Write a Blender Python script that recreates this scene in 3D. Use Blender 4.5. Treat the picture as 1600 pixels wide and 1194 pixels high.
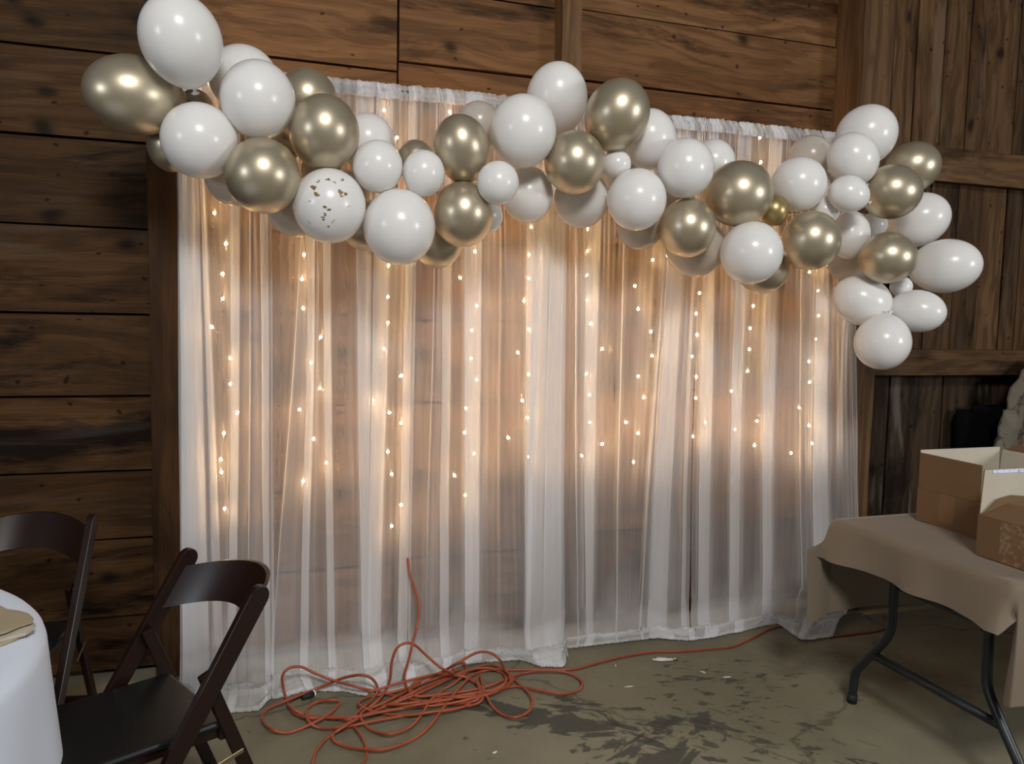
import bpy, bmesh, math, random
from mathutils import Vector, Matrix, noise
random.seed(7)
PI = math.pi
for o in list(bpy.data.objects): bpy.data.objects.remove(o)
C = bpy.context.scene.collection
S = bpy.context.scene

# ---------------------------------------------------------------- camera
W, H, F = 1600, 1194, 1241.0
YAW, PITCH, ROLL = math.radians(18.0), math.radians(4.7), math.radians(1.18)
CAM = Vector((0, 0, 1.5))
_h = Vector((math.sin(YAW), math.cos(YAW), 0))
FWD = _h*math.cos(PITCH) + Vector((0, 0, -1))*math.sin(PITCH)
_r = Vector((math.cos(YAW), -math.sin(YAW), 0))
_u = _r.cross(FWD)
RGT = _r*math.cos(ROLL) + _u*math.sin(ROLL)
UPV = RGT.cross(FWD)
cd = bpy.data.cameras.new('camera'); cam = bpy.data.objects.new('camera', cd); C.objects.link(cam)
cd.sensor_width = 36; cd.lens = F/W*36; cd.clip_start = .05
m = Matrix((RGT, UPV, -FWD)).transposed().to_4x4(); m.translation = CAM
cam.matrix_world = m
S.camera = cam

def ray(px, py):
    return FWD + RGT*((px-W/2)/F) - UPV*((py-H/2)/F)
def at(px, py, Y):                       # point of the vertical plane Y seen at the pixel
    d = ray(px, py); return CAM + d*(Y/d.y)
def fl(px, py, z=0.0):                   # point of the level z seen at the pixel
    d = ray(px, py); return CAM + d*((z-CAM.z)/d.z)
def cw(lat, d):                          # camera-level lateral / depth -> world xy
    return (lat*math.cos(YAW)+d*math.sin(YAW), -lat*math.sin(YAW)+d*math.cos(YAW))

# ---------------------------------------------------------------- world, lights, exposure
wd = bpy.data.worlds.new('world'); S.world = wd; wd.use_nodes = True
wd.node_tree.nodes['Background'].inputs[0].default_value = (.93, .96, 1.0, 1)
wd.node_tree.nodes['Background'].inputs[1].default_value = .08
def area(name, loc, target, sx, sy, power, col):
    l = bpy.data.lights.new(name, 'AREA'); l.shape = 'RECTANGLE'; l.size = sx; l.size_y = sy
    l.energy = power; l.color = col
    o = bpy.data.objects.new(name, l); C.objects.link(o); o.location = loc
    o.rotation_euler = (Vector(target)-Vector(loc)).to_track_quat('-Z', 'Y').to_euler()
    return o
area('daylight_high_opening', (.1, -2.2, 4.5), (1.2, 3.2, 1.4), 1.25, 1.0, 170, (1.0, .985, .955))
area('daylight_right_doorway', (5.1, -1.4, 2.1), (1.0, 3.2, 1.6), .8, 1.0, 72, (.96, .98, 1.0))
area('daylight_left_window', (-3.4, .6, 2.2), (1.0, 3.2, 1.4), .5, .6, 20, (.86, .93, 1.0))
S.view_settings.view_transform = 'Standard'; S.view_settings.look = 'None'
S.view_settings.exposure = 0.40; S.view_settings.gamma = 1; S.view_settings.use_curve_mapping = False
S.cycles.transparent_max_bounces = 32
S.cycles.max_bounces = 8
S.cycles.use_light_tree = True
S.cycles.sample_clamp_indirect = 6
BULB_W = .10

# ---------------------------------------------------------------- helpers
def link(name, me, mat=None, parent=None, smooth=False):
    o = bpy.data.objects.new(name, me); C.objects.link(o)
    if mat: me.materials.append(mat)
    if parent: o.parent = parent
    if smooth:
        for p in me.polygons: p.use_smooth = True
    return o
def mesh(name, vs, fs, mat=None, parent=None, smooth=False):
    me = bpy.data.meshes.new(name); me.from_pydata([tuple(v) for v in vs], [], fs); me.update()
    return link(name, me, mat, parent, smooth)
def tag(o, label=None, cat=None, group=None, kind=None):
    if label: o['label'] = label
    if cat: o['category'] = cat
    if group: o['group'] = group
    if kind: o['kind'] = kind
    return o
def empty(name, loc=(0, 0, 0), rz=0):
    o = bpy.data.objects.new(name, None); C.objects.link(o); o.location = loc; o.rotation_euler = (0, 0, rz)
    o.empty_display_size = .05
    return o
BF = [(0,3,2,1),(4,5,6,7),(0,1,5,4),(1,2,6,5),(2,3,7,6),(3,0,4,7)]
def boxv(x0, x1, y0, y1, z0, z1):
    return [(x0,y0,z0),(x1,y0,z0),(x1,y1,z0),(x0,y1,z0),(x0,y0,z1),(x1,y0,z1),(x1,y1,z1),(x0,y1,z1)]
def box(name, x0, x1, y0, y1, z0, z1, mat, parent=None, bev=0.0):
    if not bev: return mesh(name, boxv(x0,x1,y0,y1,z0,z1), BF, mat, parent)
    bm = bmesh.new(); vs = [bm.verts.new(v) for v in boxv(x0,x1,y0,y1,z0,z1)]
    for f in BF: bm.faces.new([vs[i] for i in f])
    bmesh.ops.bevel(bm, geom=bm.edges[:], offset=bev, segments=2, profile=.5, affect='EDGES')
    me = bpy.data.meshes.new(name); bm.to_mesh(me); bm.free()
    return link(name, me, mat, parent)
def bar(name, a, b, w, t, side, mat, parent=None, bev=.004):
    """rectangular bar a->b; 'side' = direction of its width w; t = thickness"""
    a, b = Vector(a), Vector(b); d = (b-a).normalized(); s = Vector(side); s = (s-d*s.dot(d)).normalized(); n = d.cross(s)
    L = (b-a).length
    o = box(name, -w/2, w/2, -t/2, t/2, 0, L, mat, parent, bev)
    M = Matrix((s, n, d)).transposed().to_4x4(); M.translation = a
    o.data.transform(M)
    return o
def spline(pts, step=.02, closed=False):
    P = [Vector(p) for p in pts]; out = []
    n = len(P)
    for i in range(n-1):
        p0 = P[max(i-1, 0)]; p1 = P[i]; p2 = P[i+1]; p3 = P[min(i+2, n-1)]
        k = max(2, int((p2-p1).length/step))
        for j in range(k):
            t = j/k
            out.append(.5*((2*p1)+(-p0+p2)*t+(2*p0-5*p1+4*p2-p3)*t*t+(-p0+3*p1-3*p2+p3)*t**3))
    out.append(P[-1]); return out
def tube(name, pts, r, mat, parent=None, n=8, taper=None):
    vs, fs = [], []; T = None; N = None
    for i, p in enumerate(pts):
        t = (pts[min(i+1, len(pts)-1)]-pts[max(i-1, 0)]).normalized()
        if N is None:
            N = t.orthogonal().normalized()
        else:
            N = (N - t*N.dot(t))
            N = N.normalized() if N.length > 1e-6 else t.orthogonal().normalized()
        B = t.cross(N); rr = r*(taper(i/(len(pts)-1)) if taper else 1)
        for k in range(n):
            a = 2*PI*k/n; vs.append(p+(N*math.cos(a)+B*math.sin(a))*rr)
    for i in range(len(pts)-1):
        for k in range(n):
            fs.append((i*n+k, i*n+(k+1)%n, (i+1)*n+(k+1)%n, (i+1)*n+k))
    fs.append(tuple(range(n-1, -1, -1))); fs.append(tuple((len(pts)-1)*n+k for k in range(n)))
    return mesh(name, vs, fs, mat, parent, True)
def lathe(prof, n=32):
    vs, fs = [], []
    for r, z in prof:
        for k in range(n):
            a = 2*PI*k/n; vs.append((r*math.cos(a), r*math.sin(a), z))
    for i in range(len(prof)-1):
        for k in range(n):
            fs.append((i*n+k, i*n+(k+1)%n, (i+1)*n+(k+1)%n, (i+1)*n+k))
    fs.append(tuple(range(n-1, -1, -1))); fs.append(tuple((len(prof)-1)*n+k for k in range(n)))
    return vs, fs
def soften(o, ang=.6):
    bm = bmesh.new(); bm.from_mesh(o.data)
    for f in bm.faces: f.smooth = True
    for e in bm.edges: e.smooth = len(e.link_faces) == 2 and e.calc_face_angle() < ang
    bm.to_mesh(o.data); bm.free()
def sm(a, b, x):
    t = min(1, max(0, (x-a)/(b-a))); return t*t*(3-2*t)

# ---------------------------------------------------------------- materials
class NT:
    def __init__(s, name):
        s.m = bpy.data.materials.new(name); s.m.use_nodes = True; s.t = s.m.node_tree; s.t.nodes.clear()
        s.out = s.t.nodes.new('ShaderNodeOutputMaterial')
    def n(s, typ, **kw):
        nd = s.t.nodes.new('ShaderNode'+typ)
        for k, v in kw.items():
            if k.startswith('_'): setattr(nd, k[1:], v)
        for k, v in kw.items():
            if k.startswith('_'): continue
            key = int(k[1:]) if k[0] == 'i' and k[1:].isdigit() else k.replace('__', ' ')
            s.set(nd, key, v)
        return nd
    def set(s, nd, key, v):
        inp = nd.inputs[key]
        if isinstance(v, bpy.types.NodeSocket): s.t.links.new(v, inp)
        elif isinstance(v, bpy.types.Node): s.t.links.new(v.outputs[0], inp)
        else: inp.default_value = v
    def math(s, op, a, b=0.0, clamp=False):
        nd = s.n('Math', _operation=op, _use_clamp=clamp); s.set(nd, 0, a); s.set(nd, 1, b); return nd.outputs[0]
    def ramp(s, f, stops):
        nd = s.n('ValToRGB'); s.set(nd, 0, f); e = nd.color_ramp.elements
        while len(e) < len(stops): e.new(.5)
        for i, (p, c) in enumerate(stops):
            e[i].position = p; e[i].color = (c, c, c, 1) if isinstance(c, (int, float)) else (*c, 1)
        return nd.outputs[0]
    def mix(s, f, a, b, mode='MIX'):
        nd = s.n('Mix', _data_type='RGBA', _blend_type=mode)
        for k, v in ((0, f), (6, a), (7, b)):
            if isinstance(v, tuple) and len(v) == 3: v = (*v, 1)
            s.set(nd, k, v)
        return nd.outputs[2]
    def scale(s, v, sc):
        return s.n('VectorMath', _operation='MULTIPLY', i0=v, i1=sc).outputs[0]
    def surf(s, v):
        s.t.links.new(v.outputs[0] if isinstance(v, bpy.types.Node) else v, s.out.inputs[0])
def plain(name, col, rough=.6, metal=0.0, spec=.5, **kw):
    t = NT(name); b = t.n('BsdfPrincipled', Base__Color=(*col, 1), Roughness=rough, Metallic=metal)
    b.inputs['Specular IOR Level'].default_value = spec
    for k, v in kw.items(): b.inputs[k.replace('_', ' ')].default_value = v
    t.surf(b); return t.m
def wood(name, axis, dark, mid, light, stain=.5, rough=.62, across=1.0, knots=1.0, grey=.0, warpk=.35):
    t = NT(name)
    co = t.n('TexCoord').outputs['Object']; rnd = t.n('ObjectInfo').outputs['Random']
    off = t.n('CombineXYZ', X=t.math('MULTIPLY', rnd, 37.0), Y=t.math('MULTIPLY', rnd, 91.0), Z=t.math('MULTIPLY', rnd, 53.0)).outputs[0]
    p = t.n('VectorMath', _operation='ADD', i0=co, i1=off).outputs[0]
    def st(al, ac):
        v = [ac*across]*3; v[axis] = al; return t.scale(p, tuple(v))
    warp = t.n('TexNoise', Vector=st(.8, 2.2), Scale=1.0, Detail=3.0)
    wv = t.scale(t.n('VectorMath', _operation='SUBTRACT', i0=warp.outputs['Color'], i1=(.5, .5, .5)).outputs[0], (warpk,)*3)
    pw = t.n('VectorMath', _operation='ADD', i0=p, i1=wv).outputs[0]
    def stw(al, ac):
        v = [ac*across]*3; v[axis] = al; return t.scale(pw, tuple(v))
    tone = t.n('TexNoise', Vector=st(.7, 3.0), Scale=1.0, Detail=6.0, Roughness=.6).outputs[0]
    rings = t.n('TexNoise', Vector=stw(.9, 26.0), Scale=1.0, Detail=4.0, Roughness=.55).outputs[0]
    fib = t.n('TexNoise', Vector=st(3.0, 150.0), Scale=1.0, Detail=3.0, Roughness=.7).outputs[0]
    big = t.n('TexNoise', Vector=st(.9, 4.5), Scale=1.0, Detail=7.0, Roughness=.68, Distortion=.6).outputs[0]
    blot = t.n('TexNoise', Vector=st(2.2, 6.0), Scale=1.0, Detail=5.0, Roughness=.7).outputs[0]
    sx_ = t.n('SeparateXYZ', Vector=pw)
    def v2(al, ac, lim):
        a_, b_ = (0, 2) if axis == 0 else (2, 0)
        vec = t.n('CombineXYZ', X=t.math('MULTIPLY', sx_.outputs[a_], al), Y=t.math('MULTIPLY', sx_.outputs[b_], ac)).outputs[0]
        v_ = t.n('TexVoronoi', _voronoi_dimensions='2D', Vector=vec, Scale=1.0, Randomness=1.0)
        pick = t.math('GREATER_THAN', t.n('SeparateColor', Color=v_.outputs['Color']).outputs[0], lim)
        return v_.outputs['Distance'], pick
    kd, kp_ = v2(2.6, 4.2, .5); nd, np_ = v2(6.0, 9.0, .55)
    c = t.mix(t.ramp(tone, [(.3, 0), (.7, 1)]), (*mid, 1), (*light, 1))
    c = t.mix(t.ramp(rings, [(.42, .55), (.58, 0)]), c, (*dark, 1))
    c = t.mix(t.math('MULTIPLY', t.ramp(fib, [(.35, 1), (.65, 0)]), .35), c, (*dark, 1))
    c = t.mix(t.math('MULTIPLY', t.ramp(big, [(.53, 0), (.64, 1)]), stain), c, tuple(v*.28 for v in dark))
    c = t.mix(t.math('MULTIPLY', t.ramp(blot, [(.6, 0), (.72, 1)]), .45*stain), c, tuple(v*.4 for v in dark))
    if grey: c = t.mix(t.math('MULTIPLY', t.ramp(t.n('TexNoise', Vector=st(1.2, 9.0), Scale=1.0, Detail=5.0, Distortion=1.0).outputs[0], [(.55, 0), (.7, 1)]), grey), c, (.17, .15, .125))
    if knots:
        c = t.mix(t.math('MULTIPLY', t.math('MULTIPLY', t.ramp(kd, [(.035, 1), (.075, .75), (.12, .25), (.2, 0)]), kp_), .85*knots), c, tuple(v*.22 for v in dark))
        c = t.mix(t.math('MULTIPLY', t.math('MULTIPLY', t.ramp(nd, [(.04, 1), (.07, 0)]), np_), .8*knots), c, tuple(v*.25 for v in dark))
    br = t.math('ADD', t.math('MULTIPLY', t.n('TexWhiteNoise', _noise_dimensions='1D', W=t.math('MULTIPLY', rnd, 77.0)).outputs[0], .5), .75)
    c = t.mix(1.0, c, t.n('CombineColor', Red=br, Green=br, Blue=br).outputs[0], 'MULTIPLY')
    hgt = t.math('ADD', t.math('MULTIPLY', rings, .6), t.math('MULTIPLY', fib, .5))
    bp = t.n('Bump', Strength=.5, Distance=.004, Height=hgt)
    b = t.n('BsdfPrincipled', Base__Color=c, Roughness=rough, Normal=bp); b.inputs['Specular IOR Level'].default_value = .10
    t.surf(b); return t.m
M = {}
M['plank'] = wood('barn_plank_wood', 0, (.045, .020, .0075), (.135, .064, .024), (.20, .102, .043), .8)
M['plank_old'] = wood('barn_plank_weathered', 0, (.020, .0088, .003), (.062, .0285, .0098), (.10, .049, .018), .95, grey=.10)
M['board'] = wood('barn_board_vertical', 2, (.018, .009, .004), (.076, .038, .0155), (.122, .065, .029), .8, across=1.0, grey=.14)
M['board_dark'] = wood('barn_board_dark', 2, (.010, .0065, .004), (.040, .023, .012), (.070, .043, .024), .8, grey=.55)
M['post'] = wood('barn_post_wood', 2, (.04, .02, .009), (.10, .054, .024), (.16, .09, .044), .4, knots=.4, warpk=.12)
M['rail'] = wood('barn_rail_wood', 0, (.04, .02, .009), (.11, .058, .025), (.165, .092, .045), .6, knots=.6)
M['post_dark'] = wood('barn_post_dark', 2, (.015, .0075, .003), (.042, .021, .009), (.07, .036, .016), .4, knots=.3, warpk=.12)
M['gap'] = plain('wall_gap_dark', (.006, .004, .003), .95)
M['chair'] = plain('chair_mahogany', (.0135, .0050, .0032), .3, spec=.32)
M['seat'] = plain('chair_black_vinyl', (.004, .005, .006), .42, spec=.35)
M['brass'] = plain('brass_metal', (.42, .33, .2), .35, 1.0)
M['steel'] = plain('steel_metal', (.5, .5, .5), .25, 1.0)
M['pipe'] = plain('rod_grey_metal', (.16, .165, .17), .4, .6)
M['legmetal'] = plain('table_leg_charcoal', (.018, .021, .023), .38, .2)
M['rubber'] = plain('rubber_black', (.008, .008, .008), .7)
M['black'] = plain('black_cloth', (.0022, .0024, .003), .95, spec=.05)
M['wire'] = plain('light_wire', (.55, .5, .42), .4)
M['plastic_white'] = plain('white_plastic', (.75, .75, .72), .35)
M['kraft'] = None

def concrete():
    t = NT('concrete_floor_stained_shaded'); co = t.n('TexCoord').outputs['Object']
    n1 = t.n('TexNoise', Vector=co, Scale=1.3, Detail=8.0, Roughness=.6).outputs[0]
    n2 = t.n('TexNoise', Vector=co, Scale=14.0, Detail=6.0, Roughness=.6).outputs[0]
    c = t.mix(t.ramp(n1, [(.35, 0), (.65, 1)]), (.155, .145, .102), (.235, .215, .152))
    c = t.mix(t.math('MULTIPLY', n2, .35), c, (.17, .145, .095))
    def stains_and_shade(center, rad, rot, sc, lo, hi, col, amt, c):
        mp = t.n('Mapping', Vector=co); mp.inputs['Location'].default_value = (0, 0, 0)
        d = t.n('VectorMath', _operation='SUBTRACT', i0=co, i1=(center[0], center[1], 0)).outputs[0]
        r = t.n('VectorRotate', _rotation_type='Z_AXIS', Vector=d, Angle=rot).outputs[0]
        l = t.n('VectorMath', _operation='LENGTH', i0=t.scale(r, (1/rad[0], 1/rad[1], 0))).outputs['Value']
        nz = t.n('TexNoise', Vector=t.scale(r, sc), Scale=1.0, Detail=7.0, Roughness=.62, Distortion=.5).outputs[0]
        v = t.math('SUBTRACT', nz, t.math('MULTIPLY', l, .16))
        return t.mix(t.math('MULTIPLY', t.ramp(v, [(lo, 0), (hi, 1)]), amt), c, (*col, 1))
    p = fl(880, 1120); q = fl(1010, 1150); r = fl(1130, 1060); s = fl(1180, 1150)
    c = stains_and_shade((p.x, p.y), (.42, .20), .35, (4, 9, 1), .40, .43, (.055, .056, .048), .88, c)
    c = stains_and_shade((p.x+.15, p.y-.35), (.5, .22), -.5, (4, 10, 1), .41, .44, (.055, .056, .048), .85, c)
    c = stains_and_shade((q.x, q.y), (.35, .15), .9, (6, 18, 1), .46, .49, (.048, .048, .043), .85, c)
    c = stains_and_shade((r.x, r.y), (.5, .35), .1, (9, 22, 1), .50, .53, (.055, .052, .043), .85, c)
    c = stains_and_shade((s.x, s.y), (.6, .5), .7, (8, 20, 1), .505, .53, (.055, .052, .043), .8, c)
    c = stains_and_shade((.6, 2.0), (2.5, 1.5), .4, (7, 12, 1), .60, .63, (.035, .035, .03), .7, c)
    g = fl(1400, 1040)
    c = stains_and_shade((g.x, g.y), (.45, .3), .2, (2, 2, 1), .30, .50, (.085, .07, .05), .7, c)  # soft shadow of the folding table, painted into the concrete colour
    ck = t.n('TexVoronoi', _feature='DISTANCE_TO_EDGE', Vector=t.n('VectorMath', _operation='ADD', i0=co, i1=t.scale(t.n('TexNoise', Vector=co, Scale=3.0, Detail=5.0).outputs['Color'], (.5, .5, .5))).outputs[0], Scale=.55)
    c = t.mix(t.math('MULTIPLY', t.ramp(ck.outputs['Distance'], [(.002, 1), (.006, 0)]), .5), c, (.03, .028, .02))
    bp = t.n('Bump', Strength=.35, Distance=.004, Height=n2)
    b = t.n('BsdfPrincipled', Base__Color=c, Roughness=.55, Normal=bp); b.inputs['Specular IOR Level'].default_value = .105
    t.surf(b); return t.m
M['floor'] = concrete()

def sheer(name, cover, col=(.93, .93, .94)):
    t = NT(name)
    f = t.n('LayerWeight', Blend=.5).outputs['Facing']
    cs = t.math('MAXIMUM', t.math('SUBTRACT', 1.0, f), .14)
    co = t.n('TexCoord').outputs['Object']
    nz = t.n('TexNoise', Vector=t.scale(co, (9, 9, 1.1)), Scale=1.0, Detail=4.0, Roughness=.6).outputs[0]
    st2 = t.n('TexNoise', Vector=t.scale(co, (75, 75, 1.6)), Scale=1.0, Detail=3.0).outputs[0]
    ga = t.n('Attribute', _attribute_name='gather').outputs['Fac']
    cov = t.math('ADD', t.math('ADD', cover-.16, t.math('MULTIPLY', ga, .42)), t.math('ADD', t.math('MULTIPLY', nz, .18), t.math('MULTIPLY', st2, .10)))
    cov = t.math('MINIMUM', cov, .93)
    al = t.math('SUBTRACT', 1.0, t.math('POWER', t.math('SUBTRACT', 1.0, cov), t.math('DIVIDE', 1.0, cs)), True)
    weave = t.n('TexNoise', Vector=t.scale(co, (420, 420, 420)), Scale=1.0, Detail=1.0).outputs[0]
    bp = t.n('Bump', Strength=.15, Distance=.001, Height=weave)
    d = t.n('BsdfDiffuse', Color=(*col, 1), Normal=bp); tr = t.n('BsdfTranslucent', Color=(*col, 1), Normal=bp)
    m1 = t.n('MixShader', i0=.5, i1=d, i2=tr)
    m2 = t.n('MixShader', i0=al, i1=t.n('BsdfTransparent'), i2=m1)
    t.surf(m2); return t.m
M['sheer'] = sheer('white_sheer_voile', .30)
M['sheer_dense'] = sheer('white_sheer_hem', .6)

def balloon_mat(name, col, trans=.28, rough=.25):
    t = NT(name)
    d = t.n('BsdfDiffuse', Color=(*col, 1)); tr = t.n('BsdfTranslucent', Color=(*col, 1))
    m1 = t.n('MixShader', i0=trans, i1=d, i2=tr)
    fr = t.n('Fresnel', IOR=1.42)
    g = t.n('BsdfGlossy', Color=(1, 1, 1, 1), Roughness=rough)
    t.surf(t.n('MixShader', i0=fr, i1=m1, i2=g)); return t.m
M['bwhite'] = balloon_mat('balloon_white_latex', (.90, .885, .865))
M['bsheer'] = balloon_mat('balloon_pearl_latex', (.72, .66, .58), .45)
def gold_mat():
    t = NT('balloon_chrome_gold')
    co = t.n('TexCoord').outputs['Object']
    nz = t.n('TexNoise', Vector=co, Scale=1.5, Detail=2.0).outputs[0]
    c = t.mix(nz, (.44, .375, .265), (.54, .465, .34))
    b = t.n('BsdfPrincipled', Base__Color=c, Metallic=.75, Roughness=.36)
    t.surf(b); return t.m
M['bgold'] = gold_mat()
M['bgoldsmall'] = plain('balloon_deep_gold', (.36, .27, .12), .36, .7)

def kraft(name, col):
    t = NT(name); co = t.n('TexCoord').outputs['Object']
    n1 = t.n('TexNoise', Vector=co, Scale=7.0, Detail=5.0).outputs[0]
    n2 = t.n('TexNoise', Vector=t.scale(co, (30, 200, 200)), Scale=1.0, Detail=2.0).outputs[0]
    c = t.mix(n1, tuple(v*.85 for v in col), tuple(v*1.12 for v in col))
    c = t.mix(t.math('MULTIPLY', n2, .25), c, tuple(v*.8 for v in col))
    b = t.n('BsdfPrincipled', Base__Color=c, Roughness=.75); b.inputs['Specular IOR Level'].default_value = .25
    t.surf(b); return t.m
M['kraft'] = kraft('kraft_cardboard', (.152, .088, .042))
M['kraft_light'] = kraft('kraft_cardboard_light', (.33, .2, .095))
M['kraft_white'] = kraft('white_board_lining', (.45, .40, .32))
M['paper'] = kraft('brown_kraft_paper', (.36, .29, .19))
M['tape'] = plain('packing_tape', (.168, .091, .041), .4, spec=.35)
def cloth(name, col, var=.1, sc=260):
    t = NT(name); co = t.n('TexCoord').outputs['Object']
    n1 = t.n('TexNoise', Vector=co, Scale=5.0, Detail=4.0).outputs[0]
    w = t.n('TexNoise', Vector=co, Scale=float(sc), Detail=1.0).outputs[0]
    c = t.mix(n1, tuple(v*(1-var) for v in col), tuple(v*(1+var) for v in col))
    bp = t.n('Bump', Strength=.25, Distance=.001, Height=w)
    b = t.n('BsdfPrincipled', Base__Color=c, Roughness=.85, Normal=bp); b.inputs['Specular IOR Level'].default_value = .2
    b.inputs['Sheen Weight'].default_value = .15
    t.surf(b); return t.m
M['taupe'] = cloth('taupe_tablecloth', (.17, .130, .092))
M['whitecloth'] = cloth('white_tablecloth', (.60, .65, .75), .03)
def cord_mat():
    t = NT('orange_cord_vinyl'); co = t.n('TexCoord').outputs['Object']
    n1 = t.n('TexNoise', Vector=co, Scale=11.0, Detail=3.0).outputs[0]
    c = t.mix(n1, (.26, .055, .021), (.38, .085, .035))
    b = t.n('BsdfPrincipled', Base__Color=c, Roughness=.42); t.surf(b); return t.m
M['cord'] = cord_mat()
def camo():
    t = NT('camouflage_cloth'); co = t.n('TexCoord').outputs['Object']
    n1 = t.n('TexNoise', Vector=t.scale(co, (8, 8, 5)), Scale=1.0, Detail=3.0, Distortion=1.2).outputs[0]
    n2 = t.n('TexNoise', Vector=t.scale(co, (9, 9, 6)), Scale=1.0, Detail=2.0, Distortion=1.5).outputs[0]
    c = t.mix(t.ramp(n1, [(.44, 0), (.48, 1)]), (.03, .032, .026), (.12, .10, .07))
    c = t.mix(t.ramp(n2, [(.54, 0), (.58, 1)]), c, (.13, .112, .088))
    c = t.mix(t.ramp(n2, [(.36, 1), (.40, 0)]), c, (.09, .045, .03))
    b = t.n('BsdfPrincipled', Base__Color=c, Roughness=.9); t.surf(b); return t.m
M['camo'] = camo()
def emit(name, col, s):
    t = NT(name); t.surf(t.n('Emission', Color=(*col, 1), Strength=s)); return t.m
M['glow'] = emit('warm_led', (1.0, .62, .28), 160.0)

# ---------------------------------------------------------------- floor and walls
YW = 3.5
fo = mesh('floor', [(-5, -4, 0), (7.5, -4, 0), (7.5, 3.75, 0), (-5, 3.75, 0)], [(0, 1, 2, 3)], M['floor']); tag(fo, kind='structure')
wall = box('wall_back', -5, 7.5, 3.56, 3.66, 0, 4.2, M['gap']); tag(wall, kind='structure')
def plank_h(x0, x1, z0, z1, mat, Y=YW):
    g = .0035+random.random()*.003; dy = random.uniform(-.007, .007); t = random.uniform(-.003, .003)
    v = boxv(x0+.002, x1-.002, Y+dy, 3.558, z0+g, z1-g)
    v = [(a, b+(t if c > (z0+z1)/2 and b < 3.55 else 0), c+random.uniform(-.002, .002)) for a, b, c in v]
    mesh('plank', v, BF, mat, wall)
def zs(px, py, Y=YW): return at(px, py, Y).z
XL = at(240, 500, YW).x
jl = [0.02]+sorted(zs(*p) for p in [(110, 77), (115, 215), (115, 353), (115, 490), (115, 620), (115, 738), (190, 842), (176, 964)])+[2.95, 3.32, 3.7, 4.1]
for a, b in zip(jl, jl[1:]):
    plank_h(-5, XL+.05, a, b, M['plank_old'])
def bay(px0, px1, known, mat, top=4.1):
    x0 = at(px0, 300, YW).x if px0 else XL+.05; x1 = at(px1, 100, YW).x
    ks = sorted(known); z = ks[0]; low = []
    while z > .05:
        low.append(z); z -= random.uniform(.34, .40)
    js = [.02]+sorted(low)[0:] + ks[1:]
    if js[1]-js[0] < .1: js.pop(1)
    z = js[-1]
    while z < top-.2: z += random.uniform(.34, .4); js.append(z)
    for a, b in zip(js, js[1:]): plank_h(x0, x1, a, b, mat)
bay(0, 621, [zs(520, 99)], M['plank'])
bay(621, 868, [zs(727, 108), zs(807, 5)], M['plank'])
bay(868, 1330, [zs(1155, 155), zs(1108, 45)], M['plank'])

def post(name, x0, x1, Y, mat=M['post'], z0=0, z1=4.15):
    # rough sawn timber: a subdivided box with wavering edges
    vs, fs = [], []; n = 24
    for i in range(n+1):
        z = z0+(z1-z0)*i/n; w = [random.uniform(-.003, .003) for _ in range(3)]
        vs += [(x0+w[0], Y+w[1], z), (x1+w[2], Y+w[1], z), (x1+w[2], 3.556, z), (x0+w[0], 3.556, z)]
    for i in range(n):
        for k in range(4): fs.append((i*4+k, i*4+(k+1)%4, i*4+4+(k+1)%4, i*4+4+k))
    fs += [(3, 2, 1, 0), tuple(4*n+k for k in range(4))]
    o = mesh(name, vs, fs, mat); tag(o, kind='structure'); return o
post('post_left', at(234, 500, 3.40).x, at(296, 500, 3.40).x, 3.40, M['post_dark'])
post('post_middle', at(878, 50, 3.40).x, at(909, 50, 3.40).x, 3.40)
post('post_right', at(1350, 60, 3.30).x, at(1397, 60, 3.30).x, 3.30)

# barn door: vertical boards, rails and stile
door = box('door_barn', 2.98, 7.5, 3.545, 3.558, 0, 4.15, M['gap']); tag(door, kind='structure')
def boards(edges, z0, z1, Y, mat):
    for a, b in zip(edges, edges[1:]):
        g = random.uniform(.002, .005); dy = random.uniform(-.006, .004)
        box('board', a+g, b-g, Y+dy, 3.544, z0, z1, mat, door)
zu0, zu1 = zs(1450, 281, 3.37), zs(1450, 227, 3.37)
zl0, zl1 = zs(1450, 587, 3.37), zs(1450, 546, 3.37)
def ext(xs, hi=7.4):
    xs = list(xs)
    while xs[-1] < hi: xs.append(xs[-1]+random.uniform(.11, .19))
    return xs
boards(ext([at(1396, 100, 3.43).x]+[at(a, b, 3.43).x for a, b in ((1430, 110), (1473, 110), (1513, 110), (1550, 110), (1591, 110))]), zu1-.03, 4.1, 3.43, M['board'])
boards(ext([at(1396, 400, 3.43).x]+[at(a, b, 3.43).x for a, b in ((1449, 400), (1491, 400), (1528, 400), (1567, 400))]), zl1-.02, zu0+.03, 3.43, M['board'])
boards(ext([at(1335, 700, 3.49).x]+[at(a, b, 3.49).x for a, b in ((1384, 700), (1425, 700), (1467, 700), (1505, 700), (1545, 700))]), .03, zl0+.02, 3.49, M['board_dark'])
box('upper_rail', at(1390, 250, 3.37).x, 7.4, 3.37, 3.43, zu0, zu1, M['rail'], door, .004)
box('lower_rail', at(1338, 560, 3.37).x, 7.4, 3.37, 3.43, zl0, zl1, M['rail'], door, .004)
box('stile', at(1325, 700, 3.37).x, at(1352, 700, 3.37).x, 3.37, 3.47, .02, zl0-.002, M['post'], door, .004)

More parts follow.
